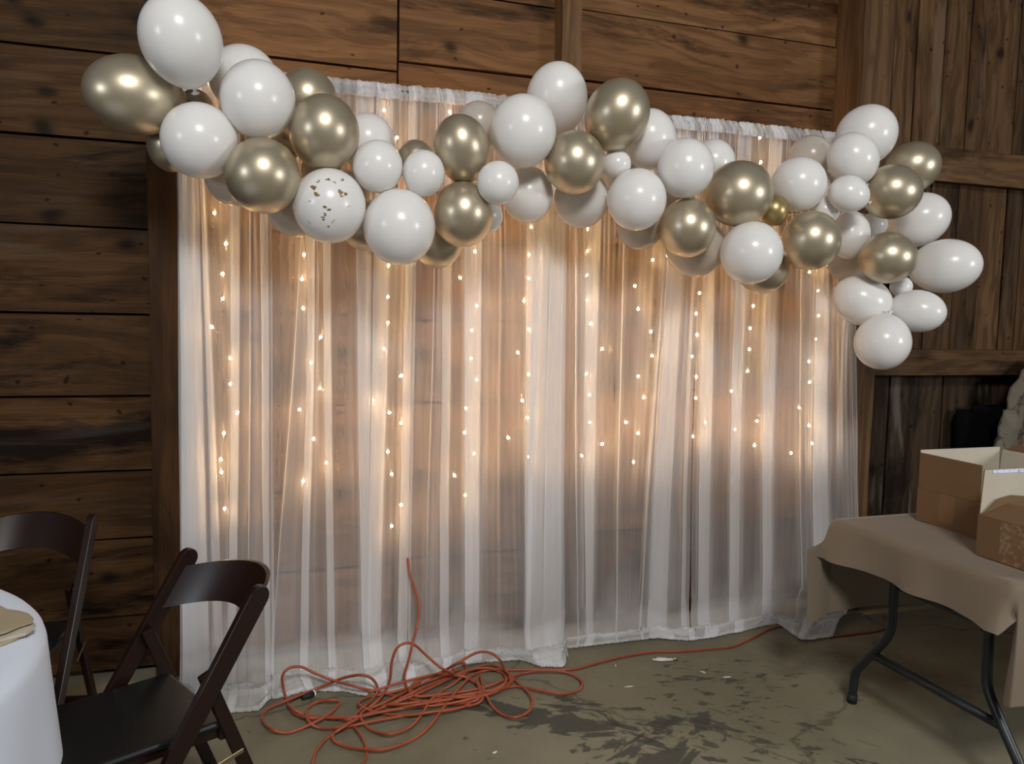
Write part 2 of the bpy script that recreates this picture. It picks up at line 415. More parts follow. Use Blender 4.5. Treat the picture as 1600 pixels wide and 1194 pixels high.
# ---------------------------------------------------------------- curtain frame and sheer panels
YC = 3.26
rodz = (at(560, 141, YC).z + at(1250, 212, YC).z)/2
xL, xR = at(279, 600, YC).x, at(1335, 600, YC).x
fr = empty('curtain_stand', ((xL+xR)/2, YC, 0)); tag(fr, 'grey metal pipe stand holding up the sheer curtains', 'curtain stand')
def tw(a, b): return [Vector(a), (Vector(a)+Vector(b))/2, Vector(b)]
o = tube('crossbar', tw((xL-.01, YC+.012, rodz), (xR+.01, YC+.012, rodz)), .018, M['pipe'], fr, 12); o.location = -fr.location
for x in (xL+.03, xR-.03):
    o = tube('upright', tw((x, YC+.05, .01), (x, YC+.05, rodz+.02)), .019, M['pipe'], fr, 12); o.location = -fr.location
    o = box('base_plate', x-.14, x+.14, YC-.02, YC+.13, 0, .008, M['pipe'], fr, .002); o.location = -fr.location

z430, z860 = at(800, 430, YC).z, at(800, 860, YC).z
def kx(a, b):                   # x at heights of rows 430 and 860
    return (at(a, 430, YC).x, at(b, 860, YC).x)
FRONT = sorted((fl(a, b).x, YC-fl(a, b).y) for a, b in ((282,1098),(305,1112),(340,1120),(405,1114),(428,1096),(470,1086),(530,1084),(580,1090),(630,1082),(690,1056),(740,1040),(800,1036),(845,1046),(878,1046),(893,1006),(940,1000),(1000,1000),(1080,1004),(1110,1000),(1150,992),(1200,980),(1235,974),(1255,983),(1300,992),(1335,994)))
def front(x):
    if x <= FRONT[0][0]: return FRONT[0][1]
    for (a, p), (b, q) in zip(FRONT, FRONT[1:]):
        if x <= b: return p+(q-p)*sm(0, 1, (x-a)/(b-a))
    return FRONT[-1][1]
def panel(name, label, keys, seed, yb=0.0, pool=1.0, mat='sheer'):
    """keys: ('e',a430,a860) edge, ('p',a,b) pass, ('z',a0,a1,b0,b1) triple fold a..b"""
    rnd = random.Random(seed)
    P = []
    for k in keys:
        if k[0] in 'ep':
            x = kx(k[1], k[2]); P.append((x[0], x[1], 0.0 if k[0] == 'e' else rnd.uniform(-.008, .008), 0.0))
        else:
            a = kx(k[1], k[3]) if False else kx(k[1], k[2]); b = kx(k[3], k[4])
            g = .42 if abs(b[0]-a[0]) > .045 else .22; P += [(a[0], a[1], .010, g), (b[0], b[1], .014, g), (a[0], a[1], 0.0, g), (b[0], b[1], -.014, g)]
    # densify
    Q = [];
    for p, q in zip(P, P[1:]):
        L = max(abs(q[0]-p[0]), abs(q[1]-p[1]), .004); n = max(2, int(L/.0055))
        for j in range(n):
            t = j/n; Q.append(tuple(p[i]+(q[i]-p[i])*t for i in range(3))+(min(p[3], q[3]),))
    Q.append(P[-1])
    for _ in range(2):
        Q = [Q[0]]+[tuple((Q[i-1][k]+2*Q[i][k]+Q[i+1][k])/4 for k in range(4)) for i in range(1, len(Q)-1)]+[Q[-1]]
    nu = len(Q)
    ztop = rodz+.035; vs, fs = [], []
    # rows: vertical part then pooling on the floor
    rows = []
    z = ztop
    while z > .16: rows.append((z, 0)); z -= .022 if z > ztop-.25 else .04
    npool = 26
    for i in range(npool+1): rows.append((.16, i/npool))
    rows = rows[:-npool-1]+[(None, i/npool) for i in range(npool+1)]
    arc = [0]
    for a, b in zip(Q, Q[1:]): arc.append(arc[-1]+math.hypot(b[0]-a[0], b[2]-a[2]))
    for z, s in rows:
        zz = .16 if z is None else z
        f = (zz-z430)/(z860-z430)
        f = max(-.35, min(1.45, f))
        for i, (a, b, y, _g) in enumerate(Q):
            x = a+(b-a)*f; u = arc[i]
            top = sm(1.55, rodz, zz)
            # gathered heading: fine vertical pleats fading downward
            rp = (.0065*top+.0012)*math.sin(u*2*PI/.031+2.5*math.sin(u*17+seed)) + (.006*top)*math.sin(u*2*PI/.074+seed)
            wv = .007*noise.noise((u*9+seed*5, zz*.8, seed))+.014*noise.noise((u*3.1+seed*9, zz*.5, seed+3))*(1-top*.5)
            md = .0045*(.5+noise.noise((u*1.7, 7, seed)))*math.sin(u*2*PI/.125+3*noise.noise((u*2, zz*.6, seed)))*(1-top)*sm(1.9, 1.5, zz)
            cr = md+.0035*noise.noise((u*26, zz*2.3, seed+8))*(1-top)
            yy = YC+yb+y*(1-.5*top)+rp+wv+cr
            xx = x+.006*noise.noise((u*5, zz*1.2, seed+20))
            if z is not None:
                low = sm(.75, .16, zz)
                yy -= .03*low*(.5+noise.noise((x*5, 0, seed)))
                zo = zz
                if i: pass
            else:
                ext_ = max(.035, front(xx)+.006*noise.noise((x*14, seed, 0)))
                fallt = min(1, s/.4)
                y0_ = YC+yb+y*.6-.03*(.5+noise.noise((x*5, 0, seed)))
                g = max(0, (s-.15)/.85)
                yy = y0_+(YC-ext_-y0_)*g
                puff = .5+.5*noise.noise((x*6, 4.0, seed+5)); rid = 1-abs(2*noise.noise((x*5+s*3, s*4.5, seed+6)))
                zo = .16*(1-sm(0, 1, fallt))+.008
                zo += (.035*puff+.03*rid)*sm(.2, .5, s)*(1-sm(.72, 1, s))+.008*abs(noise.noise((x*22+s*9, s*9, seed)))*(1-sm(.9, 1, s))
                zo += .0012*((i*7) % 5)
                xx += .035*noise.noise((x*4, s*2.5, seed+7))*s-.34*s*sm(xR-.5, xR, x)
            vs.append((xx, yy, zo))
    nr = len(rows)
    for r in range(nr-1):
        for i in range(nu-1):
            fs.append((r*nu+i, r*nu+i+1, (r+1)*nu+i+1, (r+1)*nu+i))
    c = mesh(name, vs, fs, M[mat], None, True)
    at_ = c.data.attributes.new('gather', 'FLOAT', 'POINT')
    vals = []
    for k, v in enumerate(vs):
        z = v[2]*(1-sm(0, .35, rows[k//nu][1]))
        h = .07+.30*max(0, .5+noise.noise((v[0]*4.0, 0, seed)))
        vals.append(max(Q[k%nu][3]*(1-.9*sm(1.8, 2.2, z)), sm(h*1.25, 0, z)*(.85+.3*noise.noise((v[0]*12, z*9, seed)))))
    at_.data.foreach_set('value', vals)
    tag(c, label, 'curtain')
    # casing sewn round the crossbar: a second layer over the heading
    hv, hf = [], []; hr = [ztop, ztop-.012, rodz+.02, rodz, rodz-.02, rodz-.03]
    for k, z in enumerate(hr):
        for i, (a, b, y, _g) in enumerate(Q):
            f = max(-.35, (z-z430)/(z860-z430)); x = a+(b-a)*f; u = arc[i]
            rp = .006*math.sin(u*2*PI/.031+2.5*math.sin(u*17+seed))+.006*math.sin(u*2*PI/.074+seed)
            bul = -.030*math.sin(PI*min(1, max(0, (ztop-.012-z)/.085)))
            hv.append((x, YC+yb+y*.5+rp-.002+bul, z+(.006*noise.noise((u*40, seed, 0)) if k < 2 else 0)))
    for r in range(len(hr)-1):
        for i in range(nu-1): hf.append((r*nu+i, r*nu+i+1, (r+1)*nu+i+1, (r+1)*nu+i))
    mesh('rod_pocket', hv, hf, M['sheer'], c, True)
    # stitched hem along the floor edge
    r0 = nr-3; hv = [Vector(v)+Vector((0, -.001, .003)) for v in vs[r0*nu:]]
    hf = [(r*nu+i, r*nu+i+1, (r+1)*nu+i+1, (r+1)*nu+i) for r in range(2) for i in range(nu-1)]
    mesh('hem', hv, hf, M['sheer_dense'], c, True)
    return c
panel('sheer_curtain', 'leftmost white sheer curtain, bright doubled edge beside the dark wooden post',
      [('e', 278, 281), ('z', 279, 282, 315, 326), ('p', 318, 332), ('z', 316, 330, 326, 346), ('p', 340, 356), ('z', 358, 356, 376, 372), ('p', 388, 384), ('z', 388, 386, 393, 390), ('z', 405, 411, 421, 424), ('e', 425, 428)], 1, 0)
panel('sheer_curtain', 'wide sheer curtain left of centre, its right band beside the rising orange cord',
      [('e', 421, 424), ('p', 440, 430), ('z', 466, 432, 470, 438), ('z', 480, 470, 494, 486), ('p', 500, 500), ('z', 504, 508, 519, 523), ('p', 540, 545), ('z', 556, 562, 583, 578), ('z', 583, 576, 611, 600), ('p', 616, 606), ('z', 632, 622, 647, 640), ('e', 649, 642)], 2, .006)
panel('sheer_curtain', 'sheer curtain left of centre seam, thickly bunched where its corner spills onto the floor',
      [('e', 641, 637), ('z', 674, 664, 680, 668), ('z', 690, 684, 706, 702), ('p', 714, 712), ('z', 722, 722, 754, 750), ('p', 760, 758), ('z', 778, 776, 782, 780), ('p', 790, 795), ('z', 822, 816, 838, 828), ('z', 832, 820, 858, 850), ('z', 856, 846, 882, 878), ('e', 884, 880)], 3, -.012)
panel('sheer_curtain', 'broad thin sheer curtain right of the centre seam, with a slanting pleat',
      [('e', 878, 872), ('z', 896, 898, 904, 904), ('z', 914, 912, 940, 930), ('p', 950, 942), ('z', 970, 962, 978, 968), ('p', 1000, 985), ('z', 1034, 1004, 1042, 1012), ('z', 1042, 1016, 1072, 1048), ('z', 1080, 1062, 1090, 1074), ('e', 1092, 1076)], 4, .004)
panel('sheer_curtain', 'rightmost sheer curtain with even narrow pleats, next to the taupe covered table',
      [('e', 1090, 1078), ('z', 1098, 1088, 1119, 1110), ('p', 1135, 1130), ('z', 1146, 1136, 1169, 1156), ('p', 1180, 1170), ('z', 1194, 1186, 1217, 1204), ('p', 1235, 1228), ('z', 1250, 1246, 1256, 1252), ('z', 1274, 1264, 1299, 1292), ('p', 1315, 1312), ('z', 1328, 1328, 1334, 1332), ('e', 1336, 1334)], 5, -.006)

# ---------------------------------------------------------------- fairy lights
ST = [
 [(325,128),(335,333),(353,381),(348,428),(348,467),(331,511),(360,560),(360,600),(371,645),(350,677),(345,718),(346,738),(351,795)],
 [(475,398),(472,436),(474,482),(501,527),(486,567),(500,607),(468,640),(490,686),(510,723),(474,752)],
 [(600,172),(620,215),(607,415),(606,464),(606,504),(600,545),(627,587),(583,625),(608,645),(627,661),(606,706),(612,741),(627,789),(612,822)],
 [(703,175),(742,393),(719,434),(745,478),(737,516),(736,560),(745,593),(728,638),(726,676),(741,709),(710,743),(727,774)],
 [(830,355),(826,398),(826,435),(819,470),(826,515),(809,551),(826,585),(816,626),(824,653),(794,684),(826,714)],
 [(918,358),(918,392),(917,430),(917,469),(923,506),(941,545),(916,584),(921,617),(922,660),(941,694),(909,712)],
 [(1020,406),(992,447),(997,483),(1017,518),(1019,556),(997,588),(1006,621),(978,660),(997,677),(990,722)],
 [(1093,458),(1088,490),(1089,523),(1081,557),(1088,589),(1087,622),(1102,660),(1083,682)],
 [(1187,215),(1177,478),(1172,513),(1171,546),(1168,580),(1143,611),(1183,658),(1148,671),(1179,696)],
 [(1265,425),(1278,454),(1279,493),(1275,530),(1264,565),(1265,597),(1249,637),(1264,665),(1269,693),(1236,708)],
]
SL = ['leftmost string of warm fairy lights, hanging by the curtain edge beside the wooden post',
 'second string of warm fairy lights from the left, below the confetti flecked balloon',
 'third string of fairy lights from the left, longest one reaching down toward the orange cord',
 'fourth string of fairy lights from the left, below the lowest gold balloons',
 'fifth string of fairy lights from the left, behind the bunched white centre curtain',
 'sixth string of fairy lights from the left, just right of the bunched centre curtain',
 'seventh string of fairy lights from the left, zigzagging behind the broad thin curtain',
 'eighth string of fairy lights from the left, behind the narrow seam of two curtains',
 'ninth string of fairy lights from the left, below the gold balloon behind a white one',
 'rightmost string of warm fairy lights, just left of the white balloon tail']
bv, bf = [], []
bm = bmesh.new(); bmesh.ops.create_uvsphere(bm, u_segments=10, v_segments=6, radius=.0055)
bulb_me = bpy.data.meshes.new('bulb'); bm.to_mesh(bulb_me); bm.free(); bulb_me.materials.append(M['glow'])
for p in bulb_me.polygons: p.use_smooth = True
pl = bpy.data.lights.new('bulb_light', 'POINT'); pl.energy = BULB_W; pl.color = (1.0, .66, .36); pl.shadow_soft_size = .006
YLt = 3.335
for si, s in enumerate(ST):
    pts = [at(a, b, YLt+random.uniform(-.015, .012)) for a, b in s]
    # fill the stretch hidden by the balloons up to the crossbar
    full = []; top = Vector((pts[0].x if si not in (1, 4, 5, 6, 7, 9) else pts[0].x+random.uniform(-.02, .02), YLt, rodz-.03))
    seq = [top]+pts; bulbs = []
    for a, b in zip(seq, seq[1:]):
        L = (b-a).length; n = int(L/.105) if L > .17 else 1
        for j in range(1, n+1):
            q = a.lerp(b, j/n)
            if j < n: q = q+Vector((random.uniform(-.02, .02), 0, 0))
            bulbs.append(q)
    root = empty('fairy_light_string', top); tag(root, SL[si], 'fairy lights', 'warm fairy light strings behind the curtains')
    path = [top]
    for q in bulbs:
        path.append(q+Vector((random.uniform(-.012, .012), .006, .05))); path.append(q+Vector((0, .004, 0)))
    path.append(path[-1]+Vector((random.uniform(-.02, .02), 0, -.04)))
    sp = spline(path, .02)
    w = tube('wire', [p-top for p in sp], .0009, M['wire'], root, 4)
    for q in bulbs:
        o = bpy.data.objects.new('bulb', bulb_me); C.objects.link(o); o.parent = root; o.location = q-top
        l = bpy.data.objects.new('bulb_light', pl); C.objects.link(l); l.parent = root; l.location = q-top+Vector((0, 0, -.0))

# ---------------------------------------------------------------- balloons
prof = []
for i in range(25):
    t = PI*i/24*.985+.012
    r = math.sin(t); z = math.cos(t)
    if z < 0: r *= 1-.10*(-z)**2.0; z *= 1.05
    prof.append((max(r, .02), z))
prof = prof[::-1]
vs, fs = lathe(prof, 40); body_me = bpy.data.meshes.new('balloon'); body_me.from_pydata(vs, [], fs); body_me.update()
for p in body_me.polygons: p.use_smooth = True
vs, fs = lathe([(.10, -1.18), (.115, -1.165), (.10, -1.15), (.035, -1.11), (.05, -1.09), (.055, -1.07), (.03, -1.05), (.06, -1.03), (.12, -1.0), (.05, -.98)], 14)
knot_me = bpy.data.meshes.new('knot'); knot_me.from_pydata(vs, [], fs); knot_me.update()
for p in knot_me.polygons: p.use_smooth = True
BM = {}
for k in ('bwhite', 'bgold', 'bsheer', 'bgoldsmall'):
    a = body_me.copy(); a.materials.append(M[k]); b = knot_me.copy(); b.materials.append(M[k]); BM[k] = (a, b)
W_, G_, P_, g_ = 'bwhite', 'bgold', 'bsheer', 'bgoldsmall'
# cx, cy, rx, ry, layer (1 front .. 3 back), material, neck angle in the picture (None = backwards), label
B = [
 (283,63,62,70,1.0,W_,-75,'large white balloon topping the left end of the garland'),
 (210,149,74,60,1.1,G_,-3,'large egg shaped gold balloon sticking out at the far left'),
 (380,122,53,50,2.0,W_,None,'white balloon mostly behind another, right of the top left one'),
 (403,156,57,60,1.0,W_,None,'large white balloon between the top left white and the gold one'),
 (480,155,46,47,2.2,G_,None,'gold balloon peeking over another by the left curtain top corner'),
 (507,207,54,58,1.2,G_,None,'large gold balloon just left of the uncovered curtain heading'),
 (312,220,58,58,1.0,W_,None,'white balloon below the far left gold egg shaped one'),
 (268,228,36,40,2.3,G_,None,'shaded brownish gold balloon behind the white one by the post'),
 (306,166,25,26,2.6,G_,None,'small gold balloon deep in the gap of the left cluster'),
 (411,275,57,58,.9,G_,None,'gold balloon above left of the confetti flecked white balloon'),
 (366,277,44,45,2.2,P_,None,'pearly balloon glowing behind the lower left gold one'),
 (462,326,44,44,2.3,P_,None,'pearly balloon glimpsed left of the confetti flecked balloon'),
 (515,322,56,58,.9,W_,None,'white balloon flecked with gold confetti'),
 (574,222,43,44,2.3,W_,None,'white balloon behind, right of the large gold one under the heading'),
 (590,260,39,41,1.3,W_,None,'medium white balloon above the lowest large white one, left of a smaller one'),
 (650,252,30,33,2.2,G_,None,'small gold balloon peeking above the small round white one'),
 (662,271,33,36,1.1,W_,None,'small round white balloon left of the tall gold one'),
 (721,232,44,52,1.2,G_,-80,'upright gold balloon in the middle left of the garland'),
 (748,196,35,37,2.4,P_,None,'pearly champagne balloon against the curtain heading'),
 (817,205,52,56,1.0,W_,None,'large white balloon just below the centre top white one'),
 (870,155,48,56,1.6,W_,-95,'white balloon at the centre top in front of the middle post'),
 (964,180,50,56,1.0,G_,-115,'gold balloon topping the centre, right of the top white one'),
 (898,254,47,49,1.1,G_,None,'gold balloon below the centre top white balloon'),
 (778,286,33,34,1.0,W_,None,'small white balloon beside the two stacked gold ones'),
 (824,304,40,44,1.9,W_,None,'shaded white balloon right of and behind a small white one'),
 (723,335,47,51,1.0,G_,None,'gold balloon right of the lowest large white balloon'),
 (762,338,24,27,2.4,W_,None,'small white balloon mostly hidden right of the low gold one'),
 (624,355,56,59,.8,W_,None,'large white balloon hanging lowest in the left half'),
 (684,376,40,43,2.2,G_,None,'shaded gold balloon peeking out below two front balloons'),
 (572,352,40,40,2.5,G_,None,'dull gold balloon between the confetti and the lowest white ones'),
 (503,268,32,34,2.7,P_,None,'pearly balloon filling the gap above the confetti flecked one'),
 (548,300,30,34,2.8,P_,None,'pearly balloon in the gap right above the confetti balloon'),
 (963,257,22,23,1.2,W_,200,'tiny white balloon right of the centre gold one'),
 (1014,218,42,47,2.1,W_,None,'white balloon behind, right of the top centre gold one'),
 (980,276,42,42,2.6,W_,None,'white balloon deep behind the tiny white one'),
 (995,312,46,48,1.0,W_,None,'white balloon in the middle, left of the lower right gold pair'),
 (1071,263,44,46,1.2,W_,None,'white balloon under the right curtain heading, left of a larger gold'),
 (1114,254,34,36,2.3,W_,None,'white balloon mostly behind the one under the right heading'),
 (908,311,43,45,2.1,W_,None,'shaded white balloon directly below the centre gold one'),
 (1155,303,52,51,1.0,G_,None,'largest gold balloon in the right half of the garland'),
 (1074,356,44,46,1.1,G_,None,'gold balloon lower left of the largest right hand gold one'),
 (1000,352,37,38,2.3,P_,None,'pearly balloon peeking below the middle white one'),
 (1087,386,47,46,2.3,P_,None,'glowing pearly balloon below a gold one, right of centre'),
 (1210,329,22,24,1.2,g_,None,'tiny deep gold balloon between two large gold ones'),
 (1248,288,42,42,1.3,W_,210,'white balloon above the right hand gold pair'),
 (1268,292,31,34,2.4,P_,None,'pearly balloon rim behind a white one, right side'),
 (1266,246,33,34,2.8,P_,None,'greyish pearly balloon against the far right curtain heading'),
 (1174,395,48,49,.9,W_,None,'white balloon hanging lowest in the right middle'),
 (1192,419,40,40,2.2,G_,None,'gold balloon peeking below the low right middle white one'),
 (1267,376,45,46,1.0,G_,None,'gold balloon low on the right, left of the door rails'),
 (1353,212,45,48,1.9,W_,-130,'white balloon topping the right end of the garland'),
 (1333,248,41,38,1.2,W_,-60,'white balloon just below the top right one'),
 (1424,262,43,39,1.9,G_,200,'gold balloon in front of the upper door rail'),
 (1393,300,45,42,1.0,G_,None,'gold balloon below left of the one at the upper rail'),
 (1326,303,31,28,1.0,W_,-25,'small egg shaped white balloon in the right cluster'),
 (1287,330,24,24,1.4,W_,None,'tiny white balloon left of the small egg shaped one'),
 (1327,367,31,38,1.5,W_,None,'white balloon right of the low right gold one'),
 (1366,351,20,20,2.0,W_,None,'tiny white balloon between the two right end gold ones'),
 (1434,344,48,41,1.5,W_,205,'white balloon at right, under the upper rail gold one'),
 (1387,403,43,40,1.0,G_,None,'gold balloon in the middle of the hanging right tail'),
 (1477,416,52,42,1.2,W_,185,'egg shaped white balloon furthest to the right'),
 (1408,448,17,16,1.3,W_,None,'tiniest white balloon below the tail gold one'),
 (1328,404,36,35,2.4,P_,None,'pearly balloon behind, left of the tail gold one'),
 (1347,470,46,38,1.2,W_,-25,'white balloon low in the tail at the curtain edge'),
 (1433,486,42,33,1.2,W_,172,'flattened white balloon low right in the tail'),
 (1379,535,42,43,1.1,W_,80,'white balloon at the very bottom of the tail'),
 (442,232,24,26,2.7,G_,None,'gold balloon deep between the upper left gold ones'),
 (1048,322,28,30,2.7,P_,None,'pearly balloon in the gap above the lower right gold one'),
]
st = []
for b in B:
    Y = {0: 2.78, 1: 2.84, 2: 3.02, 3: 3.1}[int(round(b[4]))]
    st.append(Y)
def geo(i):
    b = B[i]; p = at(b[0], b[1], st[i]); dep = (p-CAM).dot(FWD); return p, (b[2]+b[3])/2*dep/F
for it in range(80):
    for i in range(len(B)):
        for j in range(i+1, len(B)):
            if math.hypot(B[i][0]-B[j][0], B[i][1]-B[j][1]) > B[i][2]+B[j][2]: continue
            pi, ri = geo(i); pj, rj = geo(j); need = .94*(ri+rj)
            d = (pi-pj).length
            if d < need:
                f, k = (i, j) if B[i][4] < B[j][4] or (B[i][4] == B[j][4] and st[i] <= st[j]) else (j, i)
                e = (need-d)*.3
                st[f] -= e; st[k] += e
    for i in range(len(B)):
        r = geo(i)[1]; lim = 3.235-r*1.05 if B[i][0] < 1345 else 3.30-r*1.05
        st[i] = max(2.3, min(st[i], lim))
for i, b in enumerate(B):
    p, r = geo(i); dep = (p-CAM).dot(FWD)
    back = (p-CAM).normalized()
    rt = back.cross(Vector((0, 0, 1))).normalized(); up = rt.cross(back)
    if b[6] is None:
        a_ = random.uniform(0, 2*PI); nk = (back+(rt*math.cos(a_)+up*math.sin(a_))*.28).normalized()
        # ellipse drawn in the picture plane: x radius and y radius
        z = -nk; x = rt-z*rt.dot(z); x.normalize(); y = z.cross(x)
        sx, sy, sz = b[2]*dep/F, b[3]*dep/F, (b[2]+b[3])/2*dep/F*.99
    else:
        an = math.radians(b[6]); nk = (rt*math.cos(an)+up*math.sin(an)+back*.22).normalized()
        z = -nk; x = back-z*back.dot(z); x.normalize(); y = z.cross(x)
        mx, mn = max(b[2], b[3]), min(b[2], b[3]); sx = sy = mn*dep/F; sz = mx*dep/F*1.0
    Mx = Matrix((x*sx, y*sy, z*sz)).transposed().to_4x4(); Mx.translation = p
    kind = b[5]
    o = bpy.data.objects.new('balloon', BM[kind][0]); C.objects.link(o); o.matrix_world = Mx
    grp = {W_: 'white balloons of the garland', G_: 'gold balloons of the garland', P_: 'pearly balloons at the back of the garland', g_: 'gold balloons of the garland'}[kind]
    tag(o, b[7], 'balloon', grp)
    k = bpy.data.objects.new('knot', BM[kind][1]); C.objects.link(k); k.parent = o
    if 'confetti' in b[7] and b[7].startswith('white balloon flecked'):
        fv, ff = [], []; rr = random.Random(5)
        spots = [(-.42,.45,.09),(-.30,.62,.04),(-.36,.30,.10),(-.05,.68,.05),(.28,.40,.10),(.42,.33,.06),(.30,.28,.05),(.12,.60,.03),(-.12,-.02,.08),(.0,-.10,.06),(-.10,-.22,.05),(-.16,-.32,.05),(-.02,-.55,.04),(.10,-.40,.03),(-.5,.1,.03),(.5,.0,.03),(.35,.7,.04),(-.55,-.45,.03)]
        inv = o.matrix_world.inverted()
        for (a, c_, s_) in spots:
            for q in range(3):
                aa = a+rr.uniform(-.04, .04); cc = c_+rr.uniform(-.04, .04); n0 = len(fv); mm = rr.randint(4, 6); st0 = rr.uniform(0, 6)
                for w_ in range(mm):
                    an = st0+2*PI*w_/mm; ra = s_*rr.uniform(.25, .85)
                    X_ = aa+ra*math.cos(an)*1.2; Z_ = cc+ra*math.sin(an)*.7; h2 = max(0, 1-X_*X_-Z_*Z_)
                    wp = rt*X_*sx+up*Z_*sx-back*math.sqrt(h2)*sx
                    lp = (inv.to_3x3() @ wp).normalized()*1.006
                    fv.append(lp)
                ff.append(tuple(range(n0, n0+mm)))
        fk = mesh('confetti_flakes', fv, ff, plain('gold_flake', (.30, .19, .07), .4, .6), o); fk['kind'] = 'stuff'; fk['label'] = 'dull gold foil flakes'
# garland line the balloons are tied to
gp = [at(a, b, 3.12 if a < 1340 else 3.15) for a, b in ((298,148),(340,190),(420,215),(500,262),(580,285),(660,300),(740,285),(800,255),(880,225),(950,250),(1020,290),(1090,310),(1170,345),(1240,335),(1300,330),(1350,335),(1384,350),(1395,400),(1405,445),(1391,491))]
gl = tube('garland_line', spline(gp, .03), .0022, M['wire']); tag(gl, 'thin line running through the balloon garland', 'line')

# ---------------------------------------------------------------- orange extension cords
def floorpt(px, py, z): return fl(px, py, z)
rc = random.Random(3)
R_ = .0055
heap = [('v',637,872,3.245),('v',640,895,3.20),('v',650,925,3.18),('v',655,950,3.16),('v',650,985,3.13),('v',645,1003,3.11),('v',641,1022,3.09),('v',636,1040,3.07),
 (631,1060),(640,1078),(670,1088),(715,1090),(760,1086),(790,1074),(798,1060),(785,1045),(760,1040),(735,1048),(700,1062),(650,1085),(600,1105),(560,1122),(530,1136),(500,1138),(482,1127),(479,1110),(493,1098),(520,1094),
 (530,1098),(515,1115),(485,1132),(450,1145),(425,1140),(409,1124),(418,1108),(445,1096),(490,1078),(535,1060),(565,1055),(583,1062),(590,1078),(580,1095),(562,1110),(545,1125),
 (520,1120),(485,1122),(458,1114),(450,1100),(444,1080),(441,1058),(450,1045),(470,1042),(492,1052),(520,1063),(560,1074),(610,1086),(660,1096),(710,1100),(745,1094),(752,1078),(740,1064),(715,1056),(680,1060),(640,1078),(600,1098),(575,1108),
 (590,1095),(603,1078),('v',610,1058,3.02),('v',612,1035,3.06),('v',620,1013,3.09),('v',634,1005,3.10),('v',648,1008,3.09),('v',668,1026,3.05),('v',690,1044,3.0),
 (720,1058),(750,1072),(752,1095),(725,1105),(680,1112),(630,1118),(585,1112),(560,1100),(575,1090),(620,1080),(660,1068),(700,1052),(712,1038),(725,1036),(728,1050),(712,1066),(690,1080),(672,1095),
 (660,1115),(640,1137),(610,1147),(585,1143),(568,1130),(564,1115),(585,1104),(630,1100),(680,1094),(730,1085),(775,1078),(798,1068),(800,1056),(780,1046),(745,1052),(722,1070),(705,1090),(690,1110),
 (668,1138),(640,1158),(600,1171),(560,1170),(530,1163),(519,1152),(530,1140),(560,1132),(600,1124),(650,1116),(700,1110),(735,1100),(750,1082),(745,1064),
 (750,1058),(757,1080),(768,1102),(785,1117),(805,1121),(825,1113),(832,1098),(826,1082),(805,1064),(790,1048),('v',780,1030,3.04),('v',765,1020,3.07),('v',745,1020,3.06),('v',715,1036,3.0),
 (690,1050),(660,1062),(640,1075),(650,1088),(700,1084),(750,1076),(780,1066),(815,1053),(850,1048),(885,1051),(905,1061),(910,1071),(900,1081),(875,1084),(840,1078),(800,1073),(760,1086),(700,1100),(640,1106),(580,1116),
 (550,1128),(562,1146),(572,1166),(572,1182),(562,1200),(545,1225)]
def cordpts(lst, lift):
    out = []
    for i, k in enumerate(lst):
        if k[0] == 'v':
            p = at(k[1], k[2], k[3])
            if p.z < .2: p = at(k[1], k[2], min(k[3], YC-front(p.x)-.02))
            out.append(p)
        elif k[0] < (1000 if not lift else 2000) and fl(k[0], k[1]).y > YC-front(fl(k[0], k[1]).x)-.012:
            p = at(k[0], k[1], YC-front(fl(k[0], k[1]).x)-.018); p.z = max(p.z, R_+.001); out.append(p)
        else:
            z = R_+.001+(lift*(.5+.5*math.sin(i*2.399)) if lift else 0)
            out.append(fl(k[0], k[1], z))
    return out
eh = empty('extension_cord', fl(620, 1100)); tag(eh, 'orange extension cord heaped in tangled loops on the concrete in front of the curtains', 'extension cord')
def local(pts, e): return [p-e.location for p in pts]
tube('cable', local(spline(cordpts(heap, .022), .012), eh), R_, M['cord'], eh, 8)
heap2 = [(485,1215),(492,1178),(510,1155),(540,1134),(570,1118),(610,1100),(650,1080),(690,1063),(730,1048),(760,1044),(785,1052),(790,1066),(770,1078),(720,1090),(660,1100),(600,1112),(560,1120),(520,1122),(480,1118),(455,1106),(450,1096),(470,1088),(488,1084)]
c2 = empty('extension_cord', fl(480, 1190)); tag(c2, 'orange extension cord ending in a black plug at the left of the heap', 'extension cord')
tube('cable', local(spline(cordpts(heap2, .026), .012), c2), R_, M['cord'], c2, 8)
q = fl(489, 1084, .018); q2 = fl(472, 1091, .018)
tube('plug', local([q2, q2.lerp(q, .5), q], c2), .013, M['rubber'], c2, 12, lambda t: .6+.4*t)
tube('plug_band', local([q, q.lerp(q2, -.12)], c2), .0135, M['plastic_white'], c2, 12)
run = [(575,1082),(630,1066),(690,1052),(740,1047),(800,1047),(850,1047),(895,1046),(935,1036),(975,1026),(1020,1019),(1060,1018),(1110,1014),(1145,1010),(1172,999),(1198,985),(1218,979),(1245,980),(1262,986),(1300,994),(1338,990),(1365,987),(1384,981),(1393,973),(1380,962)]
c3 = empty('extension_cord', fl(1000, 1020)); tag(c3, 'long orange cord running right along the curtain hems to under the taupe table', 'extension cord')
tube('cable', local(spline(cordpts(run, 0), .02), c3), R_, M['cord'], c3, 8)

